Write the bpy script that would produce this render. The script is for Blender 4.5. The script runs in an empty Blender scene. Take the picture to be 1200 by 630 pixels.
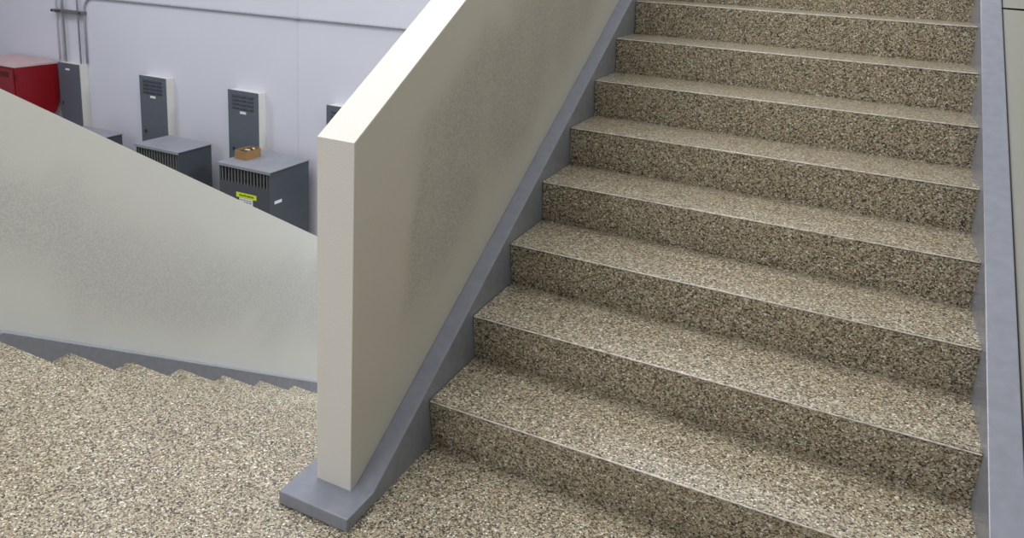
import bpy, bmesh, math, random
from mathutils import Vector, Matrix
random.seed(7)
S = bpy.context.scene
COL = S.collection

# ------------------------------------------------------------------ materials
def mat(name):
    m = bpy.data.materials.new(name); m.use_nodes = True
    nt = m.node_tree
    return m, nt, nt.nodes['Principled BSDF']
def N(nt, t, **kw):
    n = nt.nodes.new(t)
    for k, v in kw.items():
        if k in n.inputs: n.inputs[k].default_value = v
        else: setattr(n, k, v)
    return n
def ramp(nt, stops, interp='LINEAR'):
    n = nt.nodes.new('ShaderNodeValToRGB'); cr = n.color_ramp; cr.interpolation = interp
    while len(cr.elements) < len(stops): cr.elements.new(0.5)
    for e, (p, c) in zip(cr.elements, stops):
        e.position = p; e.color = (*c, 1) if len(c) == 3 else c
    return n
def srgb(r, g, b):
    f = lambda c: (c/255/12.92) if c/255 <= .04045 else ((c/255+.055)/1.055)**2.4
    return (f(r), f(g), f(b))
def math_n(nt, op, a, b=None):
    n = nt.nodes.new('ShaderNodeMath'); n.operation = op
    for i, v in enumerate((a, b)):
        if v is None: continue
        if isinstance(v, (int, float)): n.inputs[i].default_value = v
        else: nt.links.new(v, n.inputs[i])
    return n.outputs[0]
def mixc(nt, fac, a, b, blend='MIX'):
    n = nt.nodes.new('ShaderNodeMix'); n.data_type = 'RGBA'; n.blend_type = blend
    for sock, v in ((n.inputs[0], fac), (n.inputs[6], a), (n.inputs[7], b)):
        if isinstance(v, (int, float)): sock.default_value = v
        elif isinstance(v, tuple): sock.default_value = (*v, 1)
        else: nt.links.new(v, sock)
    return n.outputs[2]

def stone(name):
    m, nt, b = mat(name)
    geo = N(nt, 'ShaderNodeNewGeometry')
    L = nt.links.new
    # slightly warped position so that the chips are irregular
    nz = N(nt, 'ShaderNodeTexNoise', Scale=110.0, Detail=1.0); L(geo.outputs['Position'], nz.inputs['Vector'])
    sub = N(nt, 'ShaderNodeVectorMath', operation='SCALE'); L(nz.outputs['Color'], sub.inputs[0]); sub.inputs['Scale'].default_value = .006
    add = N(nt, 'ShaderNodeVectorMath', operation='ADD'); L(geo.outputs['Position'], add.inputs[0]); L(sub.outputs[0], add.inputs[1])
    v1 = N(nt, 'ShaderNodeTexVoronoi', Scale=218.0); L(add.outputs[0], v1.inputs['Vector'])
    v2 = N(nt, 'ShaderNodeTexVoronoi', Scale=218.0, feature='DISTANCE_TO_EDGE'); L(add.outputs[0], v2.inputs['Vector'])
    sep = N(nt, 'ShaderNodeSeparateColor'); L(v1.outputs['Color'], sep.inputs[0])
    r = ramp(nt, [(0, srgb(30, 29, 30)), (.10, srgb(82, 78, 62)), (.23, srgb(124, 113, 91)), (.38, srgb(163, 151, 126)),
                  (.56, srgb(182, 171, 148)), (.72, srgb(148, 137, 116)), (.79, srgb(184, 178, 160)), (.91, srgb(222, 220, 212)),
                  (.965, srgb(138, 104, 86))], 'CONSTANT')
    L(sep.outputs[0], r.inputs[0])
    # binder between the chips
    e = ramp(nt, [(0, (1, 1, 1)), (.09, (0, 0, 0))]); L(v2.outputs['Distance'], e.inputs[0])
    c = mixc(nt, math_n(nt, 'MULTIPLY', e.outputs[0], .3), r.outputs[0], srgb(112, 100, 78))
    # gentle value change from chip to chip
    hv = N(nt, 'ShaderNodeHueSaturation'); L(c, hv.inputs['Color'])
    L(math_n(nt, 'ADD', math_n(nt, 'MULTIPLY', sep.outputs[1], .6), .74), hv.inputs['Value'])
    L(hv.outputs[0], b.inputs['Base Color'])
    b.inputs['Roughness'].default_value = .42
    b.inputs['Coat Weight'].default_value = .9
    b.inputs['Coat Roughness'].default_value = .24
    bp = N(nt, 'ShaderNodeBump', Strength=.35, Distance=.002)
    L(v2.outputs['Distance'], bp.inputs['Height']); L(bp.outputs[0], b.inputs['Normal']); 
    bp2 = N(nt, 'ShaderNodeBump', Strength=.2, Distance=.002)
    L(v2.outputs['Distance'], bp2.inputs['Height']); L(bp2.outputs[0], b.inputs['Coat Normal'])
    return m

def paint(name, col, rough=.5, reflection=None, peel=.25, coat=0.0, slope=0.0, lo=0, hi=1, front=-9, grey=(120,120,116), zs=1.6, streaks=.6, wob=.5, soft=.14):
    """sprayed wall paint: orange peel and, where asked, a blurred reflection painted in as a greyer middle zone"""
    m, nt, b = mat(name); L = nt.links.new
    geo = N(nt, 'ShaderNodeNewGeometry')
    fine = N(nt, 'ShaderNodeTexNoise', Scale=230.0, Detail=2.0); L(geo.outputs['Position'], fine.inputs['Vector'])
    base = col
    if reflection:
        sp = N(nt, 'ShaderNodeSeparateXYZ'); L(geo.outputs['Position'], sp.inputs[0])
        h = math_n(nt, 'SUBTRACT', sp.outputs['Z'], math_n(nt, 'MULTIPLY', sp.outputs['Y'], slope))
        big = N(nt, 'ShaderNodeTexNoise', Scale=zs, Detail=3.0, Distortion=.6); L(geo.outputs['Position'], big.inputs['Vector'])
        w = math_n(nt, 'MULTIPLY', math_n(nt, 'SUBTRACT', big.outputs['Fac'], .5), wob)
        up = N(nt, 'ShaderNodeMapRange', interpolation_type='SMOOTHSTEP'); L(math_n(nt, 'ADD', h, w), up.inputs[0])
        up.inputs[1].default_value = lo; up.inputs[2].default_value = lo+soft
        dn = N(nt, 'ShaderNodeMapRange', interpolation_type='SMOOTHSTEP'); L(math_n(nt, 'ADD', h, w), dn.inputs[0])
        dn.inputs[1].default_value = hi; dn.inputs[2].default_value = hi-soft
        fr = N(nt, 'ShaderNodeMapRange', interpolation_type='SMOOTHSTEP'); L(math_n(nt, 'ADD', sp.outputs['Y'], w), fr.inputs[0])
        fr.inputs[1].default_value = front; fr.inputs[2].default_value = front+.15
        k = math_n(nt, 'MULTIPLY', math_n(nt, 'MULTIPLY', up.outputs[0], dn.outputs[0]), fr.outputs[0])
        # painted reflection varies in vertical streaks
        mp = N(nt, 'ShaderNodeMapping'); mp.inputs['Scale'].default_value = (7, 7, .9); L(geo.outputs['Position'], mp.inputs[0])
        streak = N(nt, 'ShaderNodeTexNoise', Scale=1.0, Detail=1.0); L(mp.outputs[0], streak.inputs['Vector'])
        lr = ramp(nt, [(.36, (streaks,)*3), (.60, (1, 1, 1))]); L(streak.outputs['Fac'], lr.inputs[0])
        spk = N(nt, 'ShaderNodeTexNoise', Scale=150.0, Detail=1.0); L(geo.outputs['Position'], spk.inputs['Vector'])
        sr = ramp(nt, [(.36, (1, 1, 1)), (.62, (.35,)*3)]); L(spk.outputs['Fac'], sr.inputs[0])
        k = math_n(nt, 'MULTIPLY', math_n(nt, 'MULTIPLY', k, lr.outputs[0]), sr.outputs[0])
        base = mixc(nt, math_n(nt, 'MULTIPLY', k, reflection), col, srgb(*grey))  # blurred reflection mixed into the wall's base colour
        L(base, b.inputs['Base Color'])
    else:
        b.inputs['Base Color'].default_value = (*col, 1)
    b.inputs['Roughness'].default_value = rough
    b.inputs['Coat Weight'].default_value = coat; b.inputs['Coat Roughness'].default_value = .25
    bp = N(nt, 'ShaderNodeBump', Strength=peel, Distance=.0015)
    L(fine.outputs['Fac'], bp.inputs['Height']); L(bp.outputs[0], b.inputs['Normal'])
    return m

def plain(name, col, rough=.5, metal=0, var=.12, scale=25.0, bump=0.0):
    m, nt, b = mat(name); L = nt.links.new
    geo = N(nt, 'ShaderNodeNewGeometry')
    nz = N(nt, 'ShaderNodeTexNoise', Scale=scale, Detail=4.0); L(geo.outputs['Position'], nz.inputs['Vector'])
    dk = tuple(c*(1-var) for c in col); lt = tuple(min(1, c*(1+var)) for c in col)
    r = ramp(nt, [(.3, dk), (.7, lt)]); L(nz.outputs['Fac'], r.inputs[0]); L(r.outputs[0], b.inputs['Base Color'])
    b.inputs['Roughness'].default_value = rough; b.inputs['Metallic'].default_value = metal
    if bump:
        bp = N(nt, 'ShaderNodeBump', Strength=bump, Distance=.001); L(nz.outputs['Fac'], bp.inputs['Height']); L(bp.outputs[0], b.inputs['Normal'])
    return m

SL_UP, SL_DN = .589, -.6357
M = dict(
    stone=stone('stone_chip_epoxy'),
    cream=paint('cream_paint', srgb(206, 202, 192), rough=.42, coat=.25, reflection=.52, soft=.24, streaks=.8, grey=(130,126,125), slope=SL_UP, lo=.33, hi=1.10, front=-.16),
    cream_left=paint('cream_paint_left', srgb(218, 219, 215), rough=.36, coat=.4, reflection=.36, slope=-.6357, lo=-.12, hi=.84, front=-9, wob=1.3, soft=.42, zs=.9, streaks=1.0, grey=(128,128,132)),
    cream_end=paint('cream_paint_trim', srgb(224, 221, 215), rough=.55, peel=.7),
    right=paint('grey_cream_board', srgb(178, 179, 170), rough=.5),
    white=plain('white_wall_paint', srgb(212, 213, 224), .75, var=.015, scale=1.2),
    curb=plain('grey_curb_enamel', srgb(134, 138, 150), .22, var=.07, scale=30, bump=.1),
    concrete=plain('concrete_floor', srgb(140, 140, 138), .5, var=.1, scale=3),
    joint=plain('wall_joint_filler', srgb(200, 201, 211), .8),
    glint=plain('nosing_highlight', srgb(190, 185, 176), .3, var=.35, scale=55.0),
    dark=plain('black_gap', srgb(24, 25, 26), .9),
    pgrey=plain('panel_grey', srgb(92, 98, 108), .45, var=.04),
    pwhite=plain('panel_box_white', srgb(214, 212, 206), .5, var=.03),
    tgrey=plain('transformer_grey', srgb(74, 79, 85), .42, var=.05),
    ttop=plain('transformer_lid_grey', srgb(140, 142, 150), .5, var=.06, scale=6),
    tdark=plain('transformer_inside', srgb(40, 42, 44), .7),
    slat=plain('slat_grey', srgb(112, 114, 112), .45),
    louvre=plain('louvre_grey', srgb(48, 52, 58), .5),
    plate=plain('white_label', srgb(228, 228, 230), .5, var=.02),
    ink=plain('label_ink', srgb(70, 84, 30), .6),
    inkgrey=plain('label_grey_ink', srgb(120, 118, 134), .6),
    yellow=plain('yellow_label', srgb(214, 232, 32), .5, var=.03),
    card=plain('cardboard', srgb(150, 116, 76), .8, var=.08),
    carddark=plain('box_contents', srgb(58, 48, 36), .8, var=.3),
    paper=plain('crumpled_paper', srgb(214, 200, 184), .8),
    red=plain('red_enamel', srgb(134, 7, 21), .38, var=.05),
    redtop=plain('pinkish_red_lid', srgb(192, 164, 166), .6, var=.08, scale=5),  # lid paler and greyer than the body red
    reddark=plain('dark_red_slot', srgb(86, 10, 18), .6),
    conduit=plain('galvanised_conduit', srgb(160, 162, 168), .5, metal=.0),
    cwhite=plain('painted_conduit', srgb(232, 232, 238), .5),
    strut=plain('steel_strut', srgb(112, 110, 110), .5, metal=.3),
)

# ------------------------------------------------------------------ mesh helpers
def link(name, bm, m, parent=None, bevel=0.0, seg=2, smooth=False):
    bmesh.ops.recalc_face_normals(bm, faces=bm.faces)
    if bevel:
        es = [e for e in bm.edges if len(e.link_faces) == 2 and e.calc_face_angle(0) > .5]
        bmesh.ops.bevel(bm, geom=es, offset=bevel, segments=seg, affect='EDGES', profile=.5, clamp_overlap=True)
    if parent is not None:
        off = parent_world(parent)
        bmesh.ops.translate(bm, verts=bm.verts, vec=-off)
    me = bpy.data.meshes.new(name); bm.to_mesh(me); bm.free()
    if smooth:
        for p in me.polygons: p.use_smooth = True
    me.materials.append(M[m] if isinstance(m, str) else m)
    o = bpy.data.objects.new(name, me); COL.objects.link(o)
    if parent is not None: o.parent = parent
    return o
def parent_world(o):
    v = Vector(o.location)
    while o.parent: o = o.parent; v += Vector(o.location)
    return v
def box(bm, a, b):
    (x0, y0, z0), (x1, y1, z1) = a, b
    v = [bm.verts.new(p) for p in ((x0,y0,z0),(x1,y0,z0),(x1,y1,z0),(x0,y1,z0),(x0,y0,z1),(x1,y0,z1),(x1,y1,z1),(x0,y1,z1))]
    for f in ((0,1,2,3),(4,7,6,5),(0,4,5,1),(1,5,6,2),(2,6,7,3),(3,7,4,0)): bm.faces.new([v[i] for i in f])
    return bm
def prism_x(bm, prof, x0, x1):
    """extrude a (y, z) outline from x0 to x1"""
    a = [bm.verts.new((x0, y, z)) for y, z in prof]; b = [bm.verts.new((x1, y, z)) for y, z in prof]
    n = len(prof)
    fa = bm.faces.new(a); fb = bm.faces.new(b[::-1])
    for i in range(n): bm.faces.new([a[i], b[i], b[(i+1) % n], a[(i+1) % n]])
    bmesh.ops.triangulate(bm, faces=[fa, fb]) if n > 4 else None
    return bm
def tube(bm, pts, r, n=10):
    pts = [Vector(p) for p in pts]; rings = []
    for i, p in enumerate(pts):
        d = (pts[min(i+1, len(pts)-1)] - pts[max(i-1, 0)]).normalized()
        u = d.cross(Vector((0, 1, 0)));  u = u.normalized() if u.length > .01 else Vector((1, 0, 0))
        w = d.cross(u).normalized()
        rings.append([bm.verts.new(p + u*r*math.cos(t) + w*r*math.sin(t)) for t in [2*math.pi*k/n for k in range(n)]])
    for a, b in zip(rings, rings[1:]):
        for k in range(n): bm.faces.new([a[k], a[(k+1) % n], b[(k+1) % n], b[k]])
    bm.faces.new(rings[0][::-1]); bm.faces.new(rings[-1])
    return bm
B = bmesh.new
def thing(name, loc, label, cat, group=None):
    o = bpy.data.objects.new(name, None); COL.objects.link(o); o.location = loc; o.empty_display_size = .1
    return tag(o, label, cat, group)
def tag(o, label, cat, group=None):
    o['label'] = label; o['category'] = cat
    if group: o['group'] = group
    return o
def struct(o): o['kind'] = 'structure'; return o
def copy_tree(o, parent=None, loc=None):
    c = o.copy(); COL.objects.link(c)
    if parent is not None: c.parent = parent
    if loc is not None: c.location = loc
    for ch in list(o.children): copy_tree(ch, c)
    return c

# ------------------------------------------------------------------ dimensions (metres)
RISE, TREAD, RAKE, W = .17, .2886, .0335, 1.5192     # flight going up
RL, TL, XL, YL = .18137, .28532, -1.7627, .0262      # flight going down
XC = -.240                                           # left face of the middle curb
FLOOR = -13*RL
Y_END = 3.75
NUP, NDN = 12, 12

# ------------------------------------------------------------------ landing and lower floor
bm = B()
out = [(XL-.30, -3.6), (2.2, -3.6), (2.2, RAKE), (XC+.002, RAKE), (XC+.002, YL-TL), (XL-.30, YL-TL)]
top = [bm.verts.new((x, y, 0)) for x, y in out]; bot = [bm.verts.new((x, y, -.25)) for x, y in out]
bm.faces.new(top); bm.faces.new(bot[::-1])
for i in range(6): bm.faces.new([top[i], bot[i], bot[(i+1) % 6], top[(i+1) % 6]])
struct(link('floor_landing', bm, 'stone'))
struct(link('floor', box(B(), (-14, -6, FLOOR-.1), (3, 5.66, FLOOR)), 'concrete'))
# tall far wall of the hall, precast panels with a fine joint
bm = B()
box(bm, (-14, 5.65, FLOOR), (3, 5.85, 4.2))
struct(link('wall_back', bm, 'white'))
struct(link('trim_2', box(B(), (-5.2035, 5.647, FLOOR), (-5.1965, 5.65, 4.2)), 'joint'))
struct(link('wall_left', box(B(), (-14.2, -6, FLOOR), (-14, 5.85, 4.2)), 'white'))
# wall to the right of the stairs: boards with an open joint, standing off the curb
XR = W + .080
bm = B()
def zj(y): return 1.444 + (2.129 - y)*.030
def board(y0, y1, lo, hi):
    prism_x(bm, [(y0, lo(y0)), (y1, lo(y1)), (y1, hi(y1)), (y0, hi(y0))], XR+.006, XR+.10)
board(-3.6, 4.2, lambda y: 0 if y < 0 else 0, lambda y: zj(y)-.006)
board(-3.6, 4.2, lambda y: zj(y)+.001, lambda y: 3.6)
wr = struct(link('wall_right', bm, 'right'))
struct(link('trim_1', box(B(), (XR+.098, -3.6, 0), (XR+.16, 4.2, 3.6)), 'dark'))

# ------------------------------------------------------------------ flight going up
up = thing('staircase', (W/2, 0, 0), 'speckled stone-chip stairs climbing right of the middle half wall', 'stairs')
def rounded(prof, k, r, n=5):
    """round corner k of an outline"""
    p = Vector(prof[k]); a = (Vector(prof[k-1])-p).normalized(); b = (Vector(prof[(k+1) % len(prof)])-p).normalized()
    A, Bp = p+a*r, p+b*r; res = []
    for i in range(n+1):
        t = i/n; res.append(tuple((1-t)**2*A + 2*t*(1-t)*p + t*t*Bp))
    return prof[:k] + res + prof[k+1:]
for n in range(1, NUP+1):
    y0 = (n-1)*TREAD; z = n*RISE
    lb, rb = (z-RISE-.15, z-.15) if n > 1 else (0, .02)
    prof = [(y0+RAKE, lb)] + ([(y0+RAKE, z-RISE)] if n > 1 else []) + [(y0, z), (y0+TREAD+RAKE, z), (y0+TREAD+RAKE, rb)]
    k = prof.index((y0, z))
    prof = rounded(prof, k, .009)
    st = link('step', prism_x(B(), prof, 0, W), 'stone', up)
    for p in st.data.polygons:
        if abs(p.normal.x) < .5 and p.area < .02: p.use_smooth = True
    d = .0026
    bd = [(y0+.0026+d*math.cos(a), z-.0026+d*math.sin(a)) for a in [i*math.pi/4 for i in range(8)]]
    link('nosing_highlight', prism_x(B(), bd, .003, W-.003), 'glint', st)  # pale strip added to draw the highlight along the rounded edge
# curb along the right of the flight
def up_line(y, off): return off + SL_UP*y
bm = prism_x(B(), [(-.43, 0), (-.43, .045), (-.30, .045), (Y_END, up_line(Y_END, .222)), (Y_END, up_line(Y_END, -.10)), (.17, 0)], W, XR)
link('curb', bm, 'curb', up, bevel=.003)

# ------------------------------------------------------------------ flight going down
dn = thing('staircase', ((XL+XC)/2, YL-TL, FLOOR), 'speckled stone-chip stairs descending between left wall and middle half wall', 'stairs')
for k in range(1, NDN+1):
    y1 = YL + (k-1)*TL; y0 = y1 - TL; z = -k*RL
    zb = z-.30 if k < NDN-1 else max(z-.30, FLOOR)
    prof = [(y0-RAKE, z), (y1, z), (y1-RAKE, z-RL), (y1-RAKE, max(z-RL-.12, FLOOR)), (y0-RAKE, max(z-.12, FLOOR))]
    prof = rounded(prof, 1, .009)
    link('step', prism_x(B(), prof, XL, XC), 'stone', dn)

# ------------------------------------------------------------------ middle half wall on its curb
def dn_line(y, off): return off + SL_DN*y
X1, X2 = -.180, -.064
hw = thing('half_wall', (-.12, -.33, 0), 'cream half wall rising between the two flights on grey footed curb', 'wall')
YW = -.328
yb = 3.6
prof = [(YW, .041), (YW, 1.070), (yb, 1.070+.591*(yb-YW)), (yb, dn_line(yb, -.115))]
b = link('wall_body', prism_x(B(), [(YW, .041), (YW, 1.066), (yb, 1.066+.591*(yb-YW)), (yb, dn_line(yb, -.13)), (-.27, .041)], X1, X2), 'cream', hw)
# smooth trowelled cap and end that wrap the body
T = .0035
capprof = [(YW-T, .041), (YW-T, 1.072), (yb, 1.072+.591*(yb-YW)), (yb, 1.0665+.591*(yb-YW)), (YW, 1.0665), (YW, .041)]
link('wall_cap', prism_x(B(), capprof, X1-.001, X2+.001), 'cream_end', hw)
bm = B()
foot = [(XC, -.43), (-.002, -.43), (-.002, -.302), (X2, -.302), (X1, -.302), (XC, -.302)]
ft = [bm.verts.new((x, y, .042)) for x, y in foot]; fb = [bm.verts.new((x, y, 0)) for x, y in foot]
bm.faces.new(ft); bm.faces.new(fb[::-1])
for i in (0, 1, 3, 5): bm.faces.new([ft[i], fb[i], fb[(i+1) % 6], ft[(i+1) % 6]])
prism_x(bm, [(-.302, 0), (-.302, .042), (Y_END, up_line(Y_END, .207)+.012), (Y_END, up_line(Y_END, -.12)), (.0, -.02)], X2, -.002)
prism_x(bm, [(-.302, 0), (-.302, .042), (-.262, .042), (Y_END-.2, dn_line(Y_END-.2, -.122)), (Y_END-.2, dn_line(Y_END-.2, -.42)), (-.26, -.2)], XC, X1)
bmesh.ops.remove_doubles(bm, verts=bm.verts, dist=.0004)
bmesh.ops.delete(bm, geom=[f for f in bm.faces if abs(f.calc_center_median().y+.302) < 1e-4 and abs(f.normal.y) > .9 and not (X1 < f.calc_center_median().x < X2)], context='FACES_ONLY')
link('curb', bm, 'curb', hw, bevel=.004)
struct(link('wall_middle', prism_x(B(), [(RAKE+.002, -.12), (Y_END, up_line(Y_END, -.16)), (Y_END, FLOOR), (RAKE+.002, FLOOR)], X2+.002, -.004), 'white'))

# ------------------------------------------------------------------ left half wall
lw = thing('half_wall', (XL-.12, YL-TL, 0), 'glossy off-white half wall sloping down left of the descending steps', 'wall')
xa, xb = XL-.065-.115, XL-.062
ze = 3.45
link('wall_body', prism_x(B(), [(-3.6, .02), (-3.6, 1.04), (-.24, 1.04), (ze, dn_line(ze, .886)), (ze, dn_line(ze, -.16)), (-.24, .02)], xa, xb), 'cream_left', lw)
bm = prism_x(B(), [(-3.6, 0), (-3.6, .033), (-.243, .033), (ze+.1, dn_line(ze+.1, -.121)), (ze+.1, dn_line(ze+.1, -.48)), (YL-TL-RAKE, -.36), (YL-TL-.001, 0)], xb, XL)
link('curb', bm, 'curb', lw, bevel=.003)

# ------------------------------------------------------------------ electrical panels on the far wall
def panel(x0, x1, label, vents=True):
    t = thing('electrical_panel', ((x0+x1)/2, 5.65, -1.58), label, 'electrical panel', 'electrical panels on the white wall')
    zt, zb = -.345, -1.58
    link('cabinet', box(B(), (x0+.004, 5.512, zb), (x1-.002, 5.65, zt)), 'pwhite', t, bevel=.003)
    d = link('door', box(B(), (x0-.004, 5.498, zb-.004), (x1+.004, 5.512, zt+.004)), 'pgrey', t, bevel=.002)
    w = x1-x0
    if vents:
        bm = B()
        for r in range(4):
            for c in range(3):
                xx = x0 + w*.145 + c*w*.25; z = zt-.050-r*.052
                prism_x(bm, [(5.498, z), (5.488, z-.020), (5.488, z-.027), (5.498, z-.030)], xx, xx+w*.21)
        link('louvre', bm, 'louvre', d)
        bm = box(B(), (x0+w*.40, 5.495, zt-.295), (x0+w*.60, 5.498, zt-.263))
        box(bm, (x0+w*.45, 5.4945, zt-.283), (x0+w*.55, 5.495, zt-.275))
        link('nameplate', bm, 'plate', d)
        link('latch', box(B(), (x0+w*.13, 5.490, zt-.80), (x0+w*.20, 5.498, zt-.755)), 'louvre', d, bevel=.002)
    else:
        link('nameplate', box(B(), (x0+w*.35, 5.495, zt-.097), (x0+w*.55, 5.498, zt-.072)), 'plate', d)
        link('latch', box(B(), (x0+w*.10, 5.490, zt-.62), (x0+w*.16, 5.498, zt-.575)), 'louvre', d, bevel=.002)
    return t
panel(-9.525, -9.080, 'plain grey electrical panel under the conduits beside the red cabinet', False)
panel(-7.840, -7.345, 'louvred grey electrical panel behind the transformer without a box on top')
panel(-6.220, -5.722, 'louvred grey electrical panel behind the transformer that carries the cardboard box')
panel(-4.640, -4.140, 'electrical panel almost wholly hidden behind the sloping middle wall top')

# ------------------------------------------------------------------ transformers
def transformer(x0, x1, y0, y1, zt, label, sticker):
    t = thing('transformer', ((x0+x1)/2, (y0+y1)/2, FLOOR), label, 'transformer', 'floor transformers along the white wall')
    zb = FLOOR
    gt, gb = zt-.045, zt-.225
    fl = zb+.09
    bm = B()                                          # shell with an opening for the grille in front
    box(bm, (x0, y0, fl), (x1, y1, gb)); box(bm, (x0, y0, gt), (x1, y1, zt-.012))
    box(bm, (x0, y0, gb), (x0+.022, y1, gt)); box(bm, (x1-.022, y0, gb), (x1, y1, gt)); box(bm, (x0+.022, y1-.02, gb), (x1-.022, y1, gt))
    link('cabinet', bm, 'tgrey', t)
    link('coil', box(B(), (x0+.06, y0+.07, gb+.001), (x1-.06, y1-.06, gt-.012)), 'tdark', t, bevel=.02)
    bm = B(); n = 15
    for i in range(n):
        xx = x0+.022 + (x1-x0-.044)*(i+.5)/n
        prism_x(bm, [(y0+.001, gb), (y0+.001, gt), (y0+.016, gt), (y0+.016, gb)], xx-.006, xx+.006)
    link('grille', bm, 'slat', t)
    bm = box(B(), (x0-.018, y0-.02, zt-.012), (x1+.018, y1+.012, zt)); box(bm, (x0-.018, y0-.02, zt-.035), (x1+.018, y0-.014, zt-.012))
    link('lid', bm, 'ttop', t, bevel=.003)
    for xx in (x0+.03, x1-.11):
        for yy in (y0+.04, y1-.12):
            link('foot', box(B(), (xx, yy, zb), (xx+.08, yy+.08, fl)), 'strut', t)
    link('side_label', box(B(), (x1, y0+.075, zt-.415), (x1+.003, y0+.20, zt-.378)), 'plate', t)
    if sticker:
        lb = link('warning_label', box(B(), (-5.435, y0-.003, -1.460), (-5.123, y0, -1.400)), 'yellow', t)
        bm = B()                                      # worn lettering, no longer legible
        xx = -5.385
        while xx < -5.175:
            w = random.uniform(.010, .019)
            box(bm, (xx, y0-.0042, -1.442+random.uniform(-.002, .004)), (xx+w*.8, y0-.003, -1.419+random.uniform(-.003, .004))); xx += w+.003
        link('lettering', bm, 'ink', lb)
        rl = link('rating_label', box(B(), (-5.388, y0-.003, -1.560), (-5.180, y0, -1.463)), 'plate', t)
        bm = B()
        for r in range(3):
            for c in range(4):
                box(bm, (-5.375+c*.047, y0-.0042, -1.492-r*.025), (-5.34+c*.047, y0-.003, -1.482-r*.025))
        link('lettering', bm, 'inkgrey', rl)
    return t
transformer(-5.700, -4.915, 4.795, 5.500, -1.07, 'grey floor transformer with yellow label and cardboard box on its lid', True)
transformer(-7.145, -6.400, 4.815, 5.360, -1.07, 'dark grey ventilated floor transformer with bare lid, left of the labelled one', False)
transformer(-8.780, -8.040, 4.790, 5.330, -1.17, 'grey floor transformer mostly hidden, only a lid corner shows by left wall', False)

# cardboard box of odds and ends
bx = thing('cardboard_box', (-5.545, 5.13, -1.07), 'small open cardboard box of scraps on the labelled transformer lid', 'box')
bx.rotation_euler.z = 0
bm = B(); x0, x1, y0, y1, z0, z1, th = -5.645, -5.462, 5.00, 5.255, -1.07, -.958, .006
box(bm, (x0, y0, z0), (x1, y1, z0+th))
box(bm, (x0, y0, z0+th), (x0+th, y1, z1)); box(bm, (x1-th, y0, z0+th), (x1, y1, z1))
box(bm, (x0+th, y0, z0+th), (x1-th, y0+th, z1)); box(bm, (x0+th, y1-th, z0+th), (x1-th, y1, z1))
link('box_shell', bm, 'card', bx)
bm = B(); tmp = []
for i in range(34):
    a = (random.uniform(x0+.03, x1-.03), random.uniform(y0+.03, y1-.04), random.uniform(z0+.05, z1-.02))
    s = random.uniform(.012, .022)
    bmesh.ops.create_icosphere(bm, subdivisions=1, radius=s, matrix=Matrix.Translation(a) @ Matrix.Scale(1.6, 4, (random.random(), random.random(), .2)))
o = link('scraps', bm, 'carddark', bx); o['kind'] = 'stuff'
bm = B()
for (a, r) in (((-5.53, 5.10, z1-.004), .4), ((-5.50, 5.17, z1+.004), -.5)):
    g = bmesh.ops.create_cube(bm, size=1, matrix=Matrix.Translation(a) @ Matrix.Rotation(r, 4, 'Z') @ Matrix.Rotation(.3, 4, 'X') @ Matrix.Diagonal((.06, .022, .004, 1)))
link('paper', bm, 'paper', bx)

# ------------------------------------------------------------------ red cabinet
rc = thing('red_cabinet', (-10.1, 5.3, -1.4), 'bright red steel cabinet on the white wall left of the plain panel', 'cabinet')
x0, x1, y0, y1, zt = -10.75, -9.655, 4.93, 5.65, -.372
link('cabinet_body', prism_x(B(), [(y0, zt-.012), (5.588, zt-.012), (5.588, -.79), (5.575, -.96), (5.507, -1.106), (5.40, -1.20), (5.22, -1.26), (y0, -1.26)], x0, x1), 'red', rc, bevel=.006)
link('lid', prism_x(B(), [(y0-.015, zt-.012), (y0-.015, zt), (5.60, zt+.018), (5.60, zt-.012)], x0-.01, x1+.01), 'redtop', rc)
d = link('door', box(B(), (x0+.03, y0-.014, -1.22), (x1-.03, y0, zt-.04)), 'red', rc, bevel=.004)
link('mounting_rail', box(B(), (x0+.1, 5.588, -.75), (x1-.08, 5.65, -.50)), 'strut', rc)
link('vent_slot', box(B(), (x0+.3, y0-.018, zt-.16), (x1-.13, y0-.014, zt-.085)), 'reddark', d)
link('hinge', box(B(), (x1-.004, y0-.012, zt-.19), (x1+.010, y0+.018, zt-.10)), 'reddark', rc)

# ------------------------------------------------------------------ conduits and bracket
def conduit(pts, r, m, label):
    return tag(link('conduit', tube(B(), pts, r), m, smooth=True), label, 'conduit', 'conduits above the plain panel')
YC = 5.628
conduit([(-9.47, YC-.03, 4.0), (-9.47, YC-.03, -.341)], .013, 'conduit', 'left of the two dark steel conduits entering the plain panel')
conduit([(-9.155, YC-.03, 4.0), (-9.155, YC-.03, -.341)], .013, 'conduit', 'right of the two dark steel conduits entering the plain panel')
conduit([(-9.66, YC, 4.0), (-9.66, YC, -.33)], .012, 'cwhite', 'outermost white conduit running down the wall behind the red cabinet')
conduit([(-9.565, YC, 4.0), (-9.565, YC, -.33)], .012, 'cwhite', 'white conduit between the outermost white one and the dark ones')
arc = [(-9.06, YC, -.335), (-9.06, YC, .42)] + [(-9.06+.2*(1-math.cos(a)), YC, .42+.215*math.sin(a)) for a in [i*math.pi/16 for i in range(1, 9)]] + [(-5.26, YC, .648), (3.0, YC, .69)]
lc = conduit(arc, .014, 'conduit', 'long thin conduit that bends right and runs along the white wall')
link('coupling', tube(B(), [(-5.25, YC, .648), (-5.16, YC, .6486)], .021), 'conduit', lc)
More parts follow.
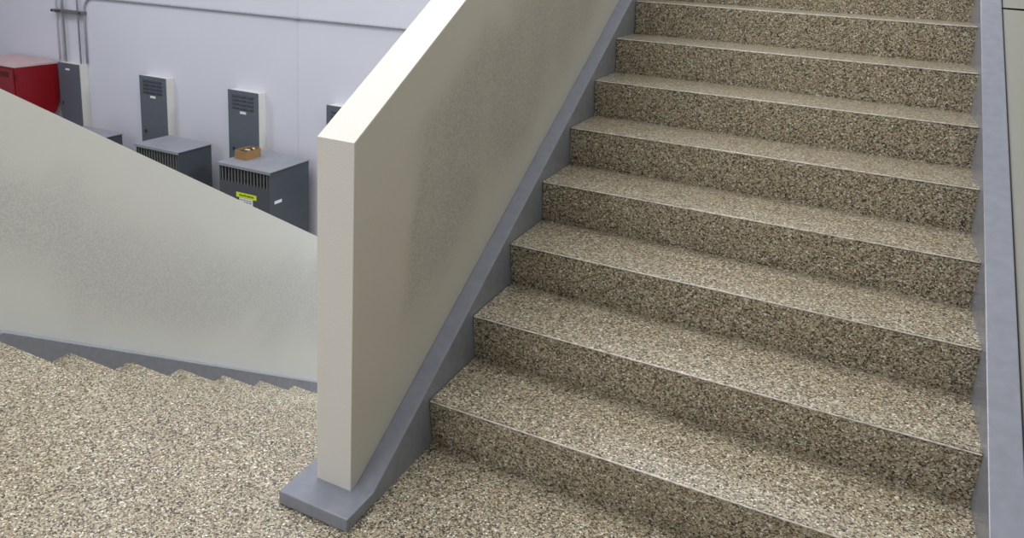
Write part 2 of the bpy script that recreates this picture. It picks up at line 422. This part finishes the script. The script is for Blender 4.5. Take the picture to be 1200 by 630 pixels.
def bracket(x0, x1, z, label):
    t = thing('strut_bracket', ((x0+x1)/2, 5.65, z), label, 'bracket')
    bm = B(); prism_x(bm, [(5.60-.045, z-.02), (5.60-.045, z+.02), (5.65, z+.02), (5.65, z-.02)], x0, x1)
    link('channel', bm, 'strut', t, bevel=.003)
    for xx in (x0+.03, x1-.03):
        link('bolt', tube(B(), [(xx, 5.555, z), (xx, 5.543, z)], .012, 6), 'dark', t)
    return t
bracket(-9.52, -9.03, .405, 'dark steel strut bracket holding the dark conduits')
bracket(-9.69, -9.535, .40, 'short steel strut bracket holding the two white conduits')

# ------------------------------------------------------------------ light
w = bpy.data.worlds.new('World'); S.world = w; w.use_nodes = True
w.node_tree.nodes['Background'].inputs[0].default_value = (.88, .93, 1.0, 1)
w.node_tree.nodes['Background'].inputs[1].default_value = .30
def lamp(name, loc, size, power, col, rot=(0, 0, 0)):
    l = bpy.data.lights.new(name, 'AREA'); l.shape = 'RECTANGLE'; l.size, l.size_y = size; l.energy = power; l.color = col
    o = bpy.data.objects.new(name, l); COL.objects.link(o); o.location = loc; o.rotation_euler = rot
    return o
def aimed(name, loc, target, size, power, col):
    d = Vector(target) - Vector(loc)
    return lamp(name, loc, size, power, col, d.to_track_quat('-Z', 'Y').to_euler())
aimed('hall_lamp', (-3, -6, 4.0), (-.3, 0, .3), (4, 2.4), 190, (1, .97, .95))
aimed('hall_lamp', (-1.3, 4.9, 5.2), (-.8, 1, -.4), (5, 1.4), 110, (.95, .97, 1.0))
aimed('hall_lamp', (-1.15, .7, 6.6), (-.9, .7, 0), (3.6, 4), 375, (1.0, .98, .97))
aimed('hall_lamp', (-9, 1.0, 4.0), (-.2, 1.6, -.4), (1.2, 3), 110, (.94, .98, 1.0))
aimed('left_wall_fill', (.4, 5.0, 2.2), (-1.8, 1.8, -.6), (1.2, .6), 165, (.90, .98, 1.0))  # added fill light without a fixture, brightens the left wall's far end
aimed('hall_lamp', (-8.6, 2.4, 4.6), (-8.6, 3.4, -1), (7, 1.6), 120, (.95, .95, 1.0))

# ------------------------------------------------------------------ camera
cam = bpy.data.cameras.new('Camera'); co = bpy.data.objects.new('Camera', cam); COL.objects.link(co)
R = [[0.8992388350284211, 0.43445359217537044, 0.051181967747505885],
     [0.14247190766089274, -0.18023414945033522, -0.9732509475452673],
     [-0.4136076318252069, 0.8824770408436764, -0.22397097865137106]]
r, dwn, f = (Vector(v) for v in R)
mw = Matrix((r, -dwn, -f)).transposed().to_4x4()
mw.translation = Vector((1.0721127176415657, -1.9197957012901128, 1.570223523705833))
co.matrix_world = mw
F, CX, CY = 903.53, 577.427, 150.898
cam.sensor_fit = 'HORIZONTAL'; cam.sensor_width = 36; cam.lens = F/1200*36
cam.shift_x = (600-CX)/1200; cam.shift_y = -(315-CY)/1200
cam.clip_start = .05; cam.clip_end = 100
S.camera = co
vs = S.view_settings
S.display_settings.display_device = 'sRGB'
vs.view_transform = 'Standard'; vs.look = 'None'; vs.gamma = 1; vs.use_curve_mapping = False
vs.exposure = -0.12
